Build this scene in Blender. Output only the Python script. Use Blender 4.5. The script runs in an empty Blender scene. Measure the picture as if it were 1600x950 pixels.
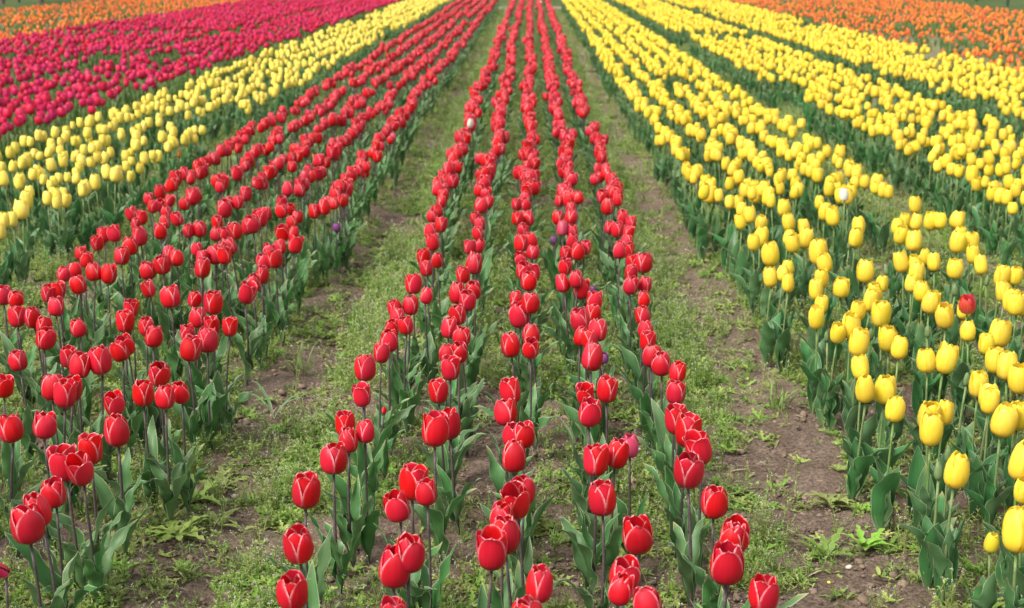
import bpy, math, random
import numpy as np
from mathutils import Matrix, Vector, Euler

# ------------------------------------------------------------------ camera, world, sun, exposure
SC = bpy.context.scene
COL = SC.collection
R = math.radians
W, HPX = 1600.0, 950.0            # pixel frame of the photograph, used to measure row and plant positions
FPX = 1600 * 50 / 36.0            # 50 mm lens on a 36 mm sensor
CAMH = 1.55
PITCH = math.atan(545 / FPX)
YAW = math.atan(30 * math.cos(PITCH) / FPX)
cam_d = bpy.data.cameras.new('camera'); cam = bpy.data.objects.new('camera', cam_d); COL.objects.link(cam)
cam.location = (0, 0, CAMH); cam.rotation_euler = (math.pi / 2 - PITCH, 0, YAW)
cam_d.lens = 50; cam_d.sensor_width = 36; cam_d.clip_start = 0.05; cam_d.clip_end = 2000
cam_d.dof.use_dof = True; cam_d.dof.focus_distance = 3.7; cam_d.dof.aperture_fstop = 6.3
SC.camera = cam

SUN_EL, SUN_AZ = R(50), R(-130)    # azimuth from +Y (into the picture), negative = from the left
wd = bpy.data.worlds.new('World'); SC.world = wd; wd.use_nodes = True
nt = wd.node_tree; bg = nt.nodes['Background']
sky = nt.nodes.new('ShaderNodeTexSky'); sky.sky_type = 'NISHITA'; sky.sun_disc = False
sky.sun_elevation = SUN_EL; sky.sun_rotation = SUN_AZ
sky.air_density = 1.0; sky.dust_density = 4.0; sky.ozone_density = 1.0
hs = nt.nodes.new('ShaderNodeHueSaturation'); hs.inputs['Saturation'].default_value = 0.35   # thin overcast: whitish sky
nt.links.new(sky.outputs[0], hs.inputs['Color']); nt.links.new(hs.outputs[0], bg.inputs['Color'])
bg.inputs['Strength'].default_value = 0.15
sd = bpy.data.lights.new('sun', 'SUN'); sun = bpy.data.objects.new('sun', sd); COL.objects.link(sun)
sd.energy = 1.5; sd.angle = R(18); sd.color = (1.0, 0.96, 0.9)
sdir = Vector((math.sin(SUN_AZ) * math.cos(SUN_EL), math.cos(SUN_AZ) * math.cos(SUN_EL), math.sin(SUN_EL)))
sun.rotation_euler = sdir.to_track_quat('Z', 'Y').to_euler(); sun.location = (0, 0, 20)
SC.view_settings.view_transform = 'Standard'; SC.view_settings.look = 'None'
SC.view_settings.exposure = 1.04; SC.view_settings.gamma = 1.0
SC.view_settings.use_curve_mapping = False
SC.cycles.max_bounces = 4; SC.cycles.diffuse_bounces = 3; SC.cycles.glossy_bounces = 2
SC.cycles.transmission_bounces = 4; SC.cycles.transparent_max_bounces = 4
SC.cycles.use_denoising = True
SC.render.use_persistent_data = False

rnd = random.Random(7)
rng = np.random.default_rng(7)

# ------------------------------------------------------------------ measuring helpers
CM = Euler(cam.rotation_euler).to_matrix(); CMI = CM.transposed()
CP = Vector((0, 0, CAMH))
def project(x, y, z):
    v = CMI @ (Vector((x, y, z)) - CP)
    if v.z > -0.05: return None
    return (W / 2 + FPX * v.x / -v.z, HPX / 2 - FPX * v.y / -v.z, -v.z)
def unproject(px, py, z):
    d = CM @ Vector(((px - W / 2) / FPX, -(py - HPX / 2) / FPX, -1))
    t = (z - CP.z) / d.z
    return CP + d * t

class Noise:
    def __init__(s, seed): s.t = np.random.default_rng(seed).random((256, 256))
    def __call__(s, x, y, f):
        x = np.asarray(x, float) * f + 1000.3; y = np.asarray(y, float) * f + 1000.7
        xi = np.floor(x).astype(int); yi = np.floor(y).astype(int)
        fx = x - xi; fy = y - yi
        fx = fx * fx * (3 - 2 * fx); fy = fy * fy * (3 - 2 * fy)
        t = s.t; a = t[xi % 256, yi % 256]; b = t[(xi + 1) % 256, yi % 256]
        c = t[xi % 256, (yi + 1) % 256]; d = t[(xi + 1) % 256, (yi + 1) % 256]
        return (a * (1 - fx) + b * fx) * (1 - fy) + (c * (1 - fx) + d * fx) * fy
N1, N2, N3, N4 = Noise(1), Noise(2), Noise(3), Noise(4)
KX = (CAMH - 0.36) / math.cos(PITCH)      # row slope in the picture -> metres across the field
FIELD_END = 42.0

# beds: (kind, first slope, last slope, rows, words for the labels)
BEDS = [
    ('red', -0.375, 0.345, 5, 'central red bed'),
    ('red', -1.54, -0.80, 5, 'left red bed'),
    ('yellow', 0.76, 1.49, 5, 'first right-hand bed'),
    ('yellow', -2.66, -1.90, 5, 'left-hand bed'),
    ('yellow', 1.98, 2.70, 5, 'second right-hand bed'),
    ('yellow', 3.14, 4.15, 7, 'third right-hand bed'),
    ('magenta', -3.80, -3.00, 5, 'first magenta bed'),
    ('magenta', -4.95, -4.15, 5, 'second magenta bed'),
    ('magenta', -6.15, -5.25, 5, 'third magenta bed'),
    ('orange', 4.58, 5.35, 5, 'first right-hand bed'),
    ('orange', 5.65, 6.45, 5, 'second right-hand bed'),
    ('orange', 6.75, 7.6, 5, 'third right-hand bed'),
    ('orange', 7.9, 8.8, 5, 'fourth right-hand bed'),
    ('orange', -7.3, -6.45, 5, 'first left-hand bed'),
    ('orange', -8.5, -7.65, 5, 'second left-hand bed'),
    ('orange', -9.7, -8.85, 5, 'third left-hand bed'),
]
BEDX = [(min(b[1], b[2]) * KX, max(b[1], b[2]) * KX) for b in BEDS]

def bed_mask(x):
    x = np.asarray(x, float); m = np.zeros_like(x)
    for a, b in BEDX:
        m = np.maximum(m, np.clip((x - a + 0.16) / 0.12, 0, 1) * np.clip((b + 0.16 - x) / 0.12, 0, 1))
    return m
def gz(x, y):
    x = np.asarray(x, float); y = np.asarray(y, float)
    fade = np.clip((FIELD_END - y) / 4, 0, 1)
    return fade * (0.022 * bed_mask(x) + 0.02 * (N1(x, y, 1.3) - 0.5) + 0.012 * (N2(x, y, 4.0) - 0.5)) - 0.01

# ------------------------------------------------------------------ materials
def mat(name):
    m = bpy.data.materials.new(name); m.use_nodes = True; n = m.node_tree.nodes; l = m.node_tree.links
    return m, n, l, n['Principled BSDF'], n['Material Output']
def attr(n, name):
    a = n.new('ShaderNodeAttribute'); a.attribute_name = name; return a.outputs['Fac']
def mapr(n, l, src, a, b, c, d):
    r = n.new('ShaderNodeMapRange'); r.inputs[1].default_value = a; r.inputs[2].default_value = b
    r.inputs[3].default_value = c; r.inputs[4].default_value = d; r.interpolation_type = 'SMOOTHSTEP'
    l.new(src, r.inputs[0]); return r.outputs[0]
def mixc(n, l, f, a, b, mode='MIX'):
    m = n.new('ShaderNodeMix'); m.data_type = 'RGBA'; m.blend_type = mode
    if isinstance(f, (int, float)): m.inputs[0].default_value = f
    else: l.new(f, m.inputs[0])
    for s, i in ((a, 6), (b, 7)):
        if isinstance(s, tuple): m.inputs[i].default_value = (*s, 1)
        else: l.new(s, m.inputs[i])
    return m.outputs[2]
def noise(n, l, scale, detail=3, coord=None, rough=0.55):
    t = n.new('ShaderNodeTexNoise'); t.inputs['Scale'].default_value = scale; t.inputs['Detail'].default_value = detail
    t.inputs['Roughness'].default_value = rough
    if coord is not None: l.new(coord, t.inputs['Vector'])
    return t.outputs['Fac']
def objco(n): return n.new('ShaderNodeTexCoord').outputs['Object']
def vary(n, l, col, amount_v, amount_h, lo_s=0.9, hi_s=1.08):
    """per plant variation of brightness and hue"""
    oi = n.new('ShaderNodeObjectInfo'); h = n.new('ShaderNodeHueSaturation')
    l.new(mapr(n, l, oi.outputs['Random'], 0, 1, 1 - amount_v, 1 + amount_v), h.inputs['Value'])
    w = n.new('ShaderNodeMath'); w.operation = 'MULTIPLY'; w.inputs[1].default_value = 7.31; l.new(oi.outputs['Random'], w.inputs[0])
    f = n.new('ShaderNodeMath'); f.operation = 'FRACT'; l.new(w.outputs[0], f.inputs[0])
    l.new(mapr(n, l, f.outputs[0], 0, 1, 0.5 - amount_h, 0.5 + amount_h), h.inputs['Hue'])
    l.new(mapr(n, l, f.outputs[0], 0, 1, lo_s, hi_s), h.inputs['Saturation'])
    l.new(col, h.inputs['Color']); return h.outputs[0]
def thin(m, n, l, bsdf, out, col, amt):
    """thin plant tissue: part of the light passes through"""
    t = n.new('ShaderNodeBsdfTranslucent'); l.new(col, t.inputs['Color'])
    mx = n.new('ShaderNodeMixShader'); mx.inputs[0].default_value = amt
    l.new(bsdf.outputs[0], mx.inputs[1]); l.new(t.outputs[0], mx.inputs[2]); l.new(mx.outputs[0], out.inputs['Surface'])

def petal_mat(name, body, base, rim, rim_w, rim_amt, streak, hue=0.008, val=0.10, spec=0.4, rough=0.42, trans=0.28):
    m, n, l, b, o = mat(name)
    mg, al, ac = attr(n, 'margin'), attr(n, 'along'), attr(n, 'across')
    cmb = n.new('ShaderNodeCombineXYZ'); l.new(ac, cmb.inputs[0])
    sc = n.new('ShaderNodeMath'); sc.operation = 'MULTIPLY'; sc.inputs[1].default_value = 0.12; l.new(al, sc.inputs[0]); l.new(sc.outputs[0], cmb.inputs[1])
    oi = n.new('ShaderNodeObjectInfo'); l.new(oi.outputs['Random'], cmb.inputs[2])
    st = noise(n, l, 9, 3, cmb.outputs[0])
    c = mixc(n, l, mapr(n, l, al, 0.0, 0.42, 1, 0), body, base)
    c = mixc(n, l, mapr(n, l, st, 0.35, 0.72, 0, 0.5), c, streak)
    up = mapr(n, l, al, 0.25, 0.65, 0.25, 1)
    e = n.new('ShaderNodeMath'); e.operation = 'MULTIPLY'; l.new(mapr(n, l, mg, rim_w * 0.15, rim_w, rim_amt, 0), e.inputs[0]); l.new(up, e.inputs[1])
    e2 = n.new('ShaderNodeMath'); e2.operation = 'MULTIPLY'; l.new(e.outputs[0], e2.inputs[0]); l.new(mapr(n, l, noise(n, l, 70, 3, objco(n)), 0.3, 0.62, 0.35, 1), e2.inputs[1])
    c = mixc(n, l, e2.outputs[0], c, rim)
    c = vary(n, l, c, val, hue, 0.985, 1.0)
    l.new(c, b.inputs['Base Color']); b.inputs['Roughness'].default_value = rough; b.inputs['Specular IOR Level'].default_value = spec
    bp = n.new('ShaderNodeBump'); bp.inputs['Strength'].default_value = 0.25; bp.inputs['Distance'].default_value = 0.002
    l.new(st, bp.inputs['Height']); l.new(bp.outputs[0], b.inputs['Normal'])
    thin(m, n, l, b, o, c, trans); return m
def leaf_mat(name, body, light, rim, hue=0.015, val=0.16, rough=0.42, trans=0.2, rim_w=0.0016):
    m, n, l, b, o = mat(name)
    mg, al, ac = attr(n, 'margin'), attr(n, 'along'), attr(n, 'across')
    cmb = n.new('ShaderNodeCombineXYZ'); l.new(ac, cmb.inputs[0])
    sc = n.new('ShaderNodeMath'); sc.operation = 'MULTIPLY'; sc.inputs[1].default_value = 0.15; l.new(al, sc.inputs[0]); l.new(sc.outputs[0], cmb.inputs[1])
    st = noise(n, l, 14, 3, cmb.outputs[0])
    bl = noise(n, l, 26, 3, objco(n))
    c = mixc(n, l, mapr(n, l, st, 0.35, 0.7, 0, 0.55), body, light)
    c = mixc(n, l, mapr(n, l, bl, 0.4, 0.75, 0, 0.45), c, light)
    c = mixc(n, l, mapr(n, l, al, 0.0, 0.22, 0.6, 0), c, (0.16, 0.22, 0.10))
    c = vary(n, l, c, val, hue)
    oi2 = n.new('ShaderNodeObjectInfo'); tp = n.new('ShaderNodeMath'); tp.operation = 'MULTIPLY'
    l.new(mapr(n, l, oi2.outputs['Random'], 0.55, 0.8, 0, 0.85), tp.inputs[0]); l.new(mapr(n, l, al, 0.86, 1.0, 0, 1), tp.inputs[1])
    c = mixc(n, l, tp.outputs[0], c, (0.36, 0.30, 0.10))
    c = mixc(n, l, mapr(n, l, mg, rim_w * 0.3, rim_w, 0.75, 0), c, rim)
    c = mixc(n, l, mapr(n, l, noise(n, l, 40, 2, objco(n)), 0.76, 0.82, 0, 0.5), c, (0.30, 0.26, 0.12))
    l.new(c, b.inputs['Base Color']); b.inputs['Roughness'].default_value = rough; b.inputs['Specular IOR Level'].default_value = 0.32
    bp = n.new('ShaderNodeBump'); bp.inputs['Strength'].default_value = 0.3; bp.inputs['Distance'].default_value = 0.0015
    l.new(st, bp.inputs['Height']); l.new(bp.outputs[0], b.inputs['Normal'])
    thin(m, n, l, b, o, c, trans); return m
def plain_mat(name, c1, c2, scale=40, rough=0.6, val=0.1, hue=0.01, bump=0.0, trans=0.0, spec=0.3):
    m, n, l, b, o = mat(name)
    f = noise(n, l, scale, 4, objco(n))
    c = mixc(n, l, mapr(n, l, f, 0.3, 0.7, 0, 1), c1, c2)
    c = vary(n, l, c, val, hue)
    l.new(c, b.inputs['Base Color']); b.inputs['Roughness'].default_value = rough; b.inputs['Specular IOR Level'].default_value = spec
    if bump:
        bp = n.new('ShaderNodeBump'); bp.inputs['Strength'].default_value = bump; bp.inputs['Distance'].default_value = 0.004
        l.new(f, bp.inputs['Height']); l.new(bp.outputs[0], b.inputs['Normal'])
    if trans: thin(m, n, l, b, o, c, trans)
    return m

M = {}
M['red'] = petal_mat('red_petal', (0.60, 0.004, 0.017), (0.32, 0.002, 0.016), (0.88, 0.42, 0.43), 0.0062, 0.85, (0.70, 0.009, 0.024), hue=0.003, val=0.14, spec=0.45, rough=0.36)
M['yellow'] = petal_mat('yellow_petal', (0.87, 0.635, 0.030), (0.83, 0.50, 0.018), (0.85, 0.53, 0.010), 0.0045, 0.75, (0.88, 0.71, 0.13), hue=0.006, val=0.06)
M['lemon'] = petal_mat('lemon_petal', (0.90, 0.72, 0.085), (0.88, 0.66, 0.10), (0.88, 0.65, 0.03), 0.004, 0.5, (0.88, 0.76, 0.24), hue=0.006, val=0.06)
M['magenta'] = petal_mat('magenta_petal', (0.60, 0.008, 0.074), (0.46, 0.007, 0.08), (0.74, 0.08, 0.17), 0.004, 0.5, (0.68, 0.020, 0.105), hue=0.008)
M['orange'] = petal_mat('orange_petal', (0.80, 0.165, 0.024), (0.72, 0.10, 0.03), (0.85, 0.40, 0.06), 0.007, 0.8, (0.82, 0.30, 0.06), hue=0.016, val=0.12)
M['white'] = petal_mat('white_petal', (0.80, 0.78, 0.66), (0.76, 0.75, 0.55), (0.85, 0.83, 0.75), 0.004, 0.4, (0.82, 0.78, 0.60))
M['pink'] = petal_mat('pink_petal', (0.62, 0.05, 0.11), (0.46, 0.06, 0.12), (0.80, 0.34, 0.38), 0.004, 0.5, (0.70, 0.12, 0.17))
M['purple'] = petal_mat('purple_petal', (0.19, 0.045, 0.15), (0.14, 0.05, 0.11), (0.33, 0.15, 0.28), 0.004, 0.5, (0.34, 0.09, 0.38))
M['streaked'] = petal_mat('streaked_red_petal', (0.62, 0.03, 0.03), (0.66, 0.40, 0.22), (0.55, 0.006, 0.015), 0.016, 0.9, (0.70, 0.14, 0.10))
M['bud'] = petal_mat('bud_petal', (0.16, 0.24, 0.09), (0.12, 0.21, 0.08), (0.22, 0.30, 0.12), 0.003, 0.5, (0.24, 0.32, 0.13))
M['opening'] = petal_mat('opening_petal', (0.78, 0.60, 0.03), (0.42, 0.46, 0.06), (0.62, 0.58, 0.05), 0.004, 0.5, (0.55, 0.55, 0.06))
M['leaf_red'] = leaf_mat('blue_green_leaf', (0.066, 0.165, 0.048), (0.115, 0.235, 0.080), (0.40, 0.46, 0.27), trans=0.26, rim_w=0.0024)
M['leaf_yellow'] = leaf_mat('broad_green_leaf', (0.056, 0.155, 0.048), (0.102, 0.225, 0.088), (0.36, 0.44, 0.24), rough=0.38, trans=0.26, rim_w=0.0024)
M['leaf_green'] = leaf_mat('fresh_green_leaf', (0.070, 0.145, 0.032), (0.115, 0.205, 0.052), (0.30, 0.38, 0.16), trans=0.28)
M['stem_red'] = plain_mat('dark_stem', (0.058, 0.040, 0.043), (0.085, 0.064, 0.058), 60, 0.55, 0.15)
M['stem_yellow'] = plain_mat('green_stem', (0.12, 0.185, 0.055), (0.16, 0.22, 0.07), 60, 0.5, 0.12)
M['pistil'] = plain_mat('pistil', (0.30, 0.30, 0.10), (0.40, 0.36, 0.14), 80, 0.6)
M['weed'] = leaf_mat('weed_leaf', (0.18, 0.28, 0.040), (0.35, 0.44, 0.11), (0.40, 0.47, 0.18), hue=0.03, val=0.3, rough=0.5, trans=0.25, rim_w=0.0006)
M['grass'] = leaf_mat('grass_blade', (0.12, 0.22, 0.028), (0.20, 0.32, 0.06), (0.24, 0.34, 0.09), hue=0.02, val=0.25, rough=0.5, trans=0.25, rim_w=0.0004)
M['weed_flower'] = plain_mat('tiny_white_flower', (0.50, 0.51, 0.40), (0.62, 0.61, 0.52), 200, 0.8)
M['yellow_flower'] = plain_mat('tiny_yellow_flower', (0.75, 0.60, 0.02), (0.80, 0.68, 0.05), 200, 0.7)
M['straw'] = plain_mat('dry_straw', (0.42, 0.34, 0.20), (0.52, 0.44, 0.29), 60, 0.8, 0.2)
M['clod'] = plain_mat('soil_clod', (0.175, 0.120, 0.086), (0.280, 0.205, 0.152), 30, 0.95, 0.25, 0.01, 0.6, spec=0.15)
M['pebble'] = plain_mat('pale_pebble', (0.40, 0.35, 0.29), (0.52, 0.47, 0.41), 60, 0.9, 0.2)
M['post'] = plain_mat('green_paint', (0.010, 0.045, 0.030), (0.014, 0.055, 0.036), 12, 0.45, 0.02)
M['wire'] = plain_mat('galvanised_wire', (0.20, 0.21, 0.20), (0.27, 0.28, 0.27), 12, 0.5, 0.02)
M['bark'] = plain_mat('bark', (0.10, 0.080, 0.055), (0.17, 0.135, 0.10), 12, 0.9, 0.1, bump=0.8)
M['tree_leaf'] = plain_mat('tree_foliage', (0.055, 0.105, 0.022), (0.085, 0.145, 0.035), 3, 0.6, 0.2, 0.02, trans=0.25)
M['track'] = plain_mat('dirt_track', (0.17, 0.125, 0.09), (0.24, 0.19, 0.14), 1.5, 0.95, 0.0, 0.0, bump=0.5)

def ground_material():
    m, n, l, b, o = mat('ground')
    co = objco(n)
    big = noise(n, l, 1.1, 4, co); mid = noise(n, l, 9, 5, co, 0.6); fine = noise(n, l, 85, 6, co, 0.7)
    c = mixc(n, l, mapr(n, l, mid, 0.3, 0.7, 0, 1), (0.195, 0.135, 0.098), (0.300, 0.222, 0.168))
    c = mixc(n, l, mapr(n, l, fine, 0.38, 0.60, 0.8, 0), c, (0.080, 0.052, 0.037))
    c = mixc(n, l, mapr(n, l, fine, 0.58, 0.72, 0, 0.6), c, (0.38, 0.30, 0.225))
    c = mixc(n, l, mapr(n, l, big, 0.45, 0.7, 0, 0.35), c, (0.30, 0.225, 0.165))
    # thin moss and seedlings where the weeds stand (painted on the mesh as cover)
    cov = attr(n, 'cover')
    mossn = noise(n, l, 34, 5, co, 0.7)
    mm = n.new('ShaderNodeMath'); mm.operation = 'MULTIPLY'; l.new(cov, mm.inputs[0]); l.new(mapr(n, l, mossn, 0.34, 0.6, 0, 1), mm.inputs[1])
    moss = mixc(n, l, mapr(n, l, mid, 0.3, 0.7, 0, 1), (0.15, 0.18, 0.06), (0.25, 0.27, 0.12))
    c = mixc(n, l, mm.outputs[0], c, moss)
    lawn = attr(n, 'lawn')
    lc = mixc(n, l, mapr(n, l, noise(n, l, 0.6, 6, co, 0.7), 0.35, 0.65, 0, 1), (0.042, 0.075, 0.016), (0.085, 0.11, 0.035))
    c = mixc(n, l, lawn, c, lc)
    l.new(c, b.inputs['Base Color']); b.inputs['Roughness'].default_value = 0.95; b.inputs['Specular IOR Level'].default_value = 0.12
    add = n.new('ShaderNodeMath'); add.operation = 'MULTIPLY_ADD'; l.new(mid, add.inputs[0]); add.inputs[1].default_value = 1.2; l.new(fine, add.inputs[2])
    bp = n.new('ShaderNodeBump'); bp.inputs['Strength'].default_value = 1.0; bp.inputs['Distance'].default_value = 0.02
    l.new(add.outputs[0], bp.inputs['Height']); l.new(bp.outputs[0], b.inputs['Normal'])
    return m
M['ground'] = ground_material()

# ------------------------------------------------------------------ mesh helpers
class G:
    """vertices, faces, material index per face and three per-vertex numbers (margin, along, across)"""
    def __init__(s): s.v = []; s.f = []; s.m = []; s.a = []
    def grid(s, P, A, mi=0):
        nu, nv = P.shape[1], P.shape[0]; o = len(s.v)
        s.v += [tuple(p) for p in P.reshape(-1, 3)]; s.a += [tuple(a) for a in A.reshape(-1, 3)]
        for j in range(nv - 1):
            for i in range(nu - 1):
                k = o + j * nu + i
                s.f.append((k, k + 1, k + nu + 1, k + nu)); s.m.append(mi)
        return s
    def tube(s, pts, rad, n=6, mi=0, cap=True):
        o = len(s.v); pts = [Vector(p) for p in pts]
        for j, p in enumerate(pts):
            t = (pts[min(j + 1, len(pts) - 1)] - pts[max(j - 1, 0)]).normalized()
            ax = t.orthogonal().normalized() if abs(t.z) < 0.9 else (Vector((1, 0, 0)) - t * t.x).normalized(); ay = t.cross(ax)
            for i in range(n):
                a = 2 * math.pi * i / n; q = p + (ax * math.cos(a) + ay * math.sin(a)) * rad[j]
                s.v.append(tuple(q)); s.a.append((0.01, j / (len(pts) - 1), i / n))
        for j in range(len(pts) - 1):
            for i in range(n):
                a = o + j * n + i; b = o + j * n + (i + 1) % n
                s.f.append((a, b, b + n, a + n)); s.m.append(mi)
        if cap: s.f.append(tuple(o + (len(pts) - 1) * n + i for i in range(n))); s.m.append(mi)
        return s
    def ball(s, c, r, mi=0, n=5, k=3, sq=1.0, jit=0.0, rg=None):
        o = len(s.v)
        for j in range(k + 2):
            th = math.pi * j / (k + 1)
            for i in range(n):
                ph = 2 * math.pi * i / n; q = 1 + (rg.uniform(-jit, jit) if rg else 0)
                s.v.append((c[0] + r * q * math.sin(th) * math.cos(ph), c[1] + r * q * math.sin(th) * math.sin(ph), c[2] + r * sq * q * math.cos(th)))
                s.a.append((0.01, j / (k + 1), i / n))
        for j in range(k + 1):
            for i in range(n):
                a = o + j * n + i; b = o + j * n + (i + 1) % n
                s.f.append((a, a + n, b + n, b)); s.m.append(mi)
        return s
    def add(s, g, mtx=None, mi=None):
        o = len(s.v)
        s.v += [tuple(mtx @ Vector(p)) for p in g.v] if mtx is not None else g.v
        s.a += g.a; s.f += [tuple(i + o for i in f) for f in g.f]; s.m += (g.m if mi is None else [mi] * len(g.f))
        return s
    def mesh(s, name, mats, smooth=True):
        me = bpy.data.meshes.new(name); me.from_pydata(s.v, [], s.f)
        for mm in mats: me.materials.append(mm)
        me.polygons.foreach_set('material_index', s.m)
        me.polygons.foreach_set('use_smooth', [smooth] * len(s.f))
        A = np.array(s.a, dtype=np.float32)
        for i, nm in enumerate(('margin', 'along', 'across')):
            at = me.attributes.new(nm, 'FLOAT', 'POINT'); at.data.foreach_set('value', np.ascontiguousarray(A[:, i]))
        me.update(); return me

def obj(name, me, parent=None, loc=(0, 0, 0), rot=(0, 0, 0), scale=(1, 1, 1)):
    o = bpy.data.objects.new(name, me); COL.objects.link(o)
    if parent is not None: o.parent = parent
    o.location = loc; o.rotation_euler = rot; o.scale = scale
    return o
def tag(o, label=None, cat=None, group=None, kind=None):
    for k, v in (('label', label), ('category', cat), ('group', group), ('kind', kind)):
        if v: o[k] = v
    return o

# ------------------------------------------------------------------ the ground: one sheet, fine near the camera, out to the horizon
def path_cover(x, y):
    """how much weed cover the ground carries at a place"""
    x = np.asarray(x, float); y = np.asarray(y, float)
    def band(a, b, s=0.05): return np.clip((x - a) / s, 0, 1) * np.clip((b - x) / s, 0, 1)
    c = 0.95 * band(-0.60 * KX - 0.05, -0.40 * KX)                 # path between the two red beds
    c = np.maximum(c, 0.16 * band(-0.82 * KX, -0.58 * KX))
    c = np.maximum(c, 0.95 * band(0.36 * KX, 0.56 * KX + 0.03))    # path before the yellow bed
    c = np.maximum(c, 0.10 * band(0.56 * KX, 0.8 * KX))
    c = np.maximum(c, 0.34 * band(-0.43 * KX, 0.40 * KX))          # between the rows of the central bed
    c = np.maximum(c, 0.65 * band(-1.62 * KX, -0.80 * KX))         # inside the left red bed
    c = np.maximum(c, 0.95 * band(-2.0 * KX, -1.56 * KX))
    c = np.maximum(c, 0.5 * band(-2.8 * KX, -1.95 * KX))
    c = np.maximum(c, 0.28 * band(0.76 * KX, 1.54 * KX))
    c = np.maximum(c, 0.35 * band(1.52 * KX, 1.9 * KX))
    c = np.maximum(c, 0.5 * np.clip((np.abs(x) - 2.2) / 0.3, 0, 1))
    far = np.clip((y - 5) / 10, 0, 1)
    c = np.clip(c * (1 + 0.5 * far) + 0.15 * far * (c > 0.2), 0, 1)
    n = N3(x, y, 2.6) * 0.6 + N4(x, y, 7.5) * 0.4
    near = np.clip((y - 2.5) / 2.5, 0, 1)
    return np.clip(c * np.clip(0.12 + 0.1 * far + 3.1 * (n - 0.34 + 0.06 * near + 0.05 * far), 0, 1.5), 0, 1)

ys = [-1.5]
while ys[-1] < 9: ys.append(ys[-1] + 0.016 * max(1.0, (ys[-1]) / 2.6) if ys[-1] > 2.2 else ys[-1] + 0.06)
while ys[-1] < 60: ys.append(ys[-1] * 1.02)
while ys[-1] < 900: ys.append(ys[-1] * 1.25)
ys = np.array(ys)
ts = np.concatenate([[-3.0, -2.0, -1.4, -1.0, -0.8], np.linspace(-0.62, 0.62, 330), [0.8, 1.0, 1.4, 2.0, 3.0]])
TT, YY = np.meshgrid(ts, ys)
XX = TT * (np.maximum(YY, 0) + 1.2)
relief = (N1(XX, YY, 9) - 0.5) * 0.022 + (N2(XX, YY, 23) - 0.5) * 0.017 + (N3(XX, YY, 55) - 0.5) * 0.012
ZZ = gz(XX, YY) + relief * np.clip((16 - YY) / 8, 0, 1)
ZZ = np.where(YY > FIELD_END, -0.01, ZZ)
nr, nc = XX.shape
V = np.stack([XX, YY, ZZ], -1).reshape(-1, 3)
idx = np.arange(nr * nc).reshape(nr, nc)
F = np.stack([idx[:-1, :-1], idx[:-1, 1:], idx[1:, 1:], idx[1:, :-1]], -1).reshape(-1, 4)
gm = bpy.data.meshes.new('ground')
gm.vertices.add(len(V)); gm.vertices.foreach_set('co', V.ravel().astype(np.float32))
gm.loops.add(F.size); gm.loops.foreach_set('vertex_index', F.ravel().astype(np.int32))
gm.polygons.add(len(F)); gm.polygons.foreach_set('loop_start', np.arange(0, F.size, 4, dtype=np.int32))
gm.polygons.foreach_set('use_smooth', np.ones(len(F), bool))
gm.update(calc_edges=True)
cov = path_cover(V[:, 0], V[:, 1])
lawn = np.clip((V[:, 1] - FIELD_END - 0.3) / 0.8, 0, 1)
lawn = np.maximum(lawn, np.clip((np.abs(V[:, 0] + 0.6) - 11.9) / 0.8, 0, 1))
for nm, arr in (('cover', cov), ('lawn', lawn)):
    gm.attributes.new(nm, 'FLOAT', 'POINT').data.foreach_set('value', arr.astype(np.float32))
gm.materials.append(M['ground'])
tag(obj('ground', gm), kind='structure')

# dirt track across the end of the rows
g = G()
tx = np.linspace(-6.5, 6.5, 41)
edge0 = 43.4 + 0.25 * (N1(tx, tx * 0, 0.9) - 0.5); edge1 = 45.2 + 0.4 * (N2(tx, tx * 0, 0.9) - 0.5)
P = np.stack([np.stack([tx, edge0, tx * 0 - 0.004], -1), np.stack([tx, (edge0 + edge1) / 2, tx * 0 + 0.002], -1), np.stack([tx, edge1, tx * 0 - 0.004], -1)])
g.grid(P, np.zeros_like(P)); tag(obj('track', g.mesh('track', [M['track']])), kind='structure')

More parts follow.
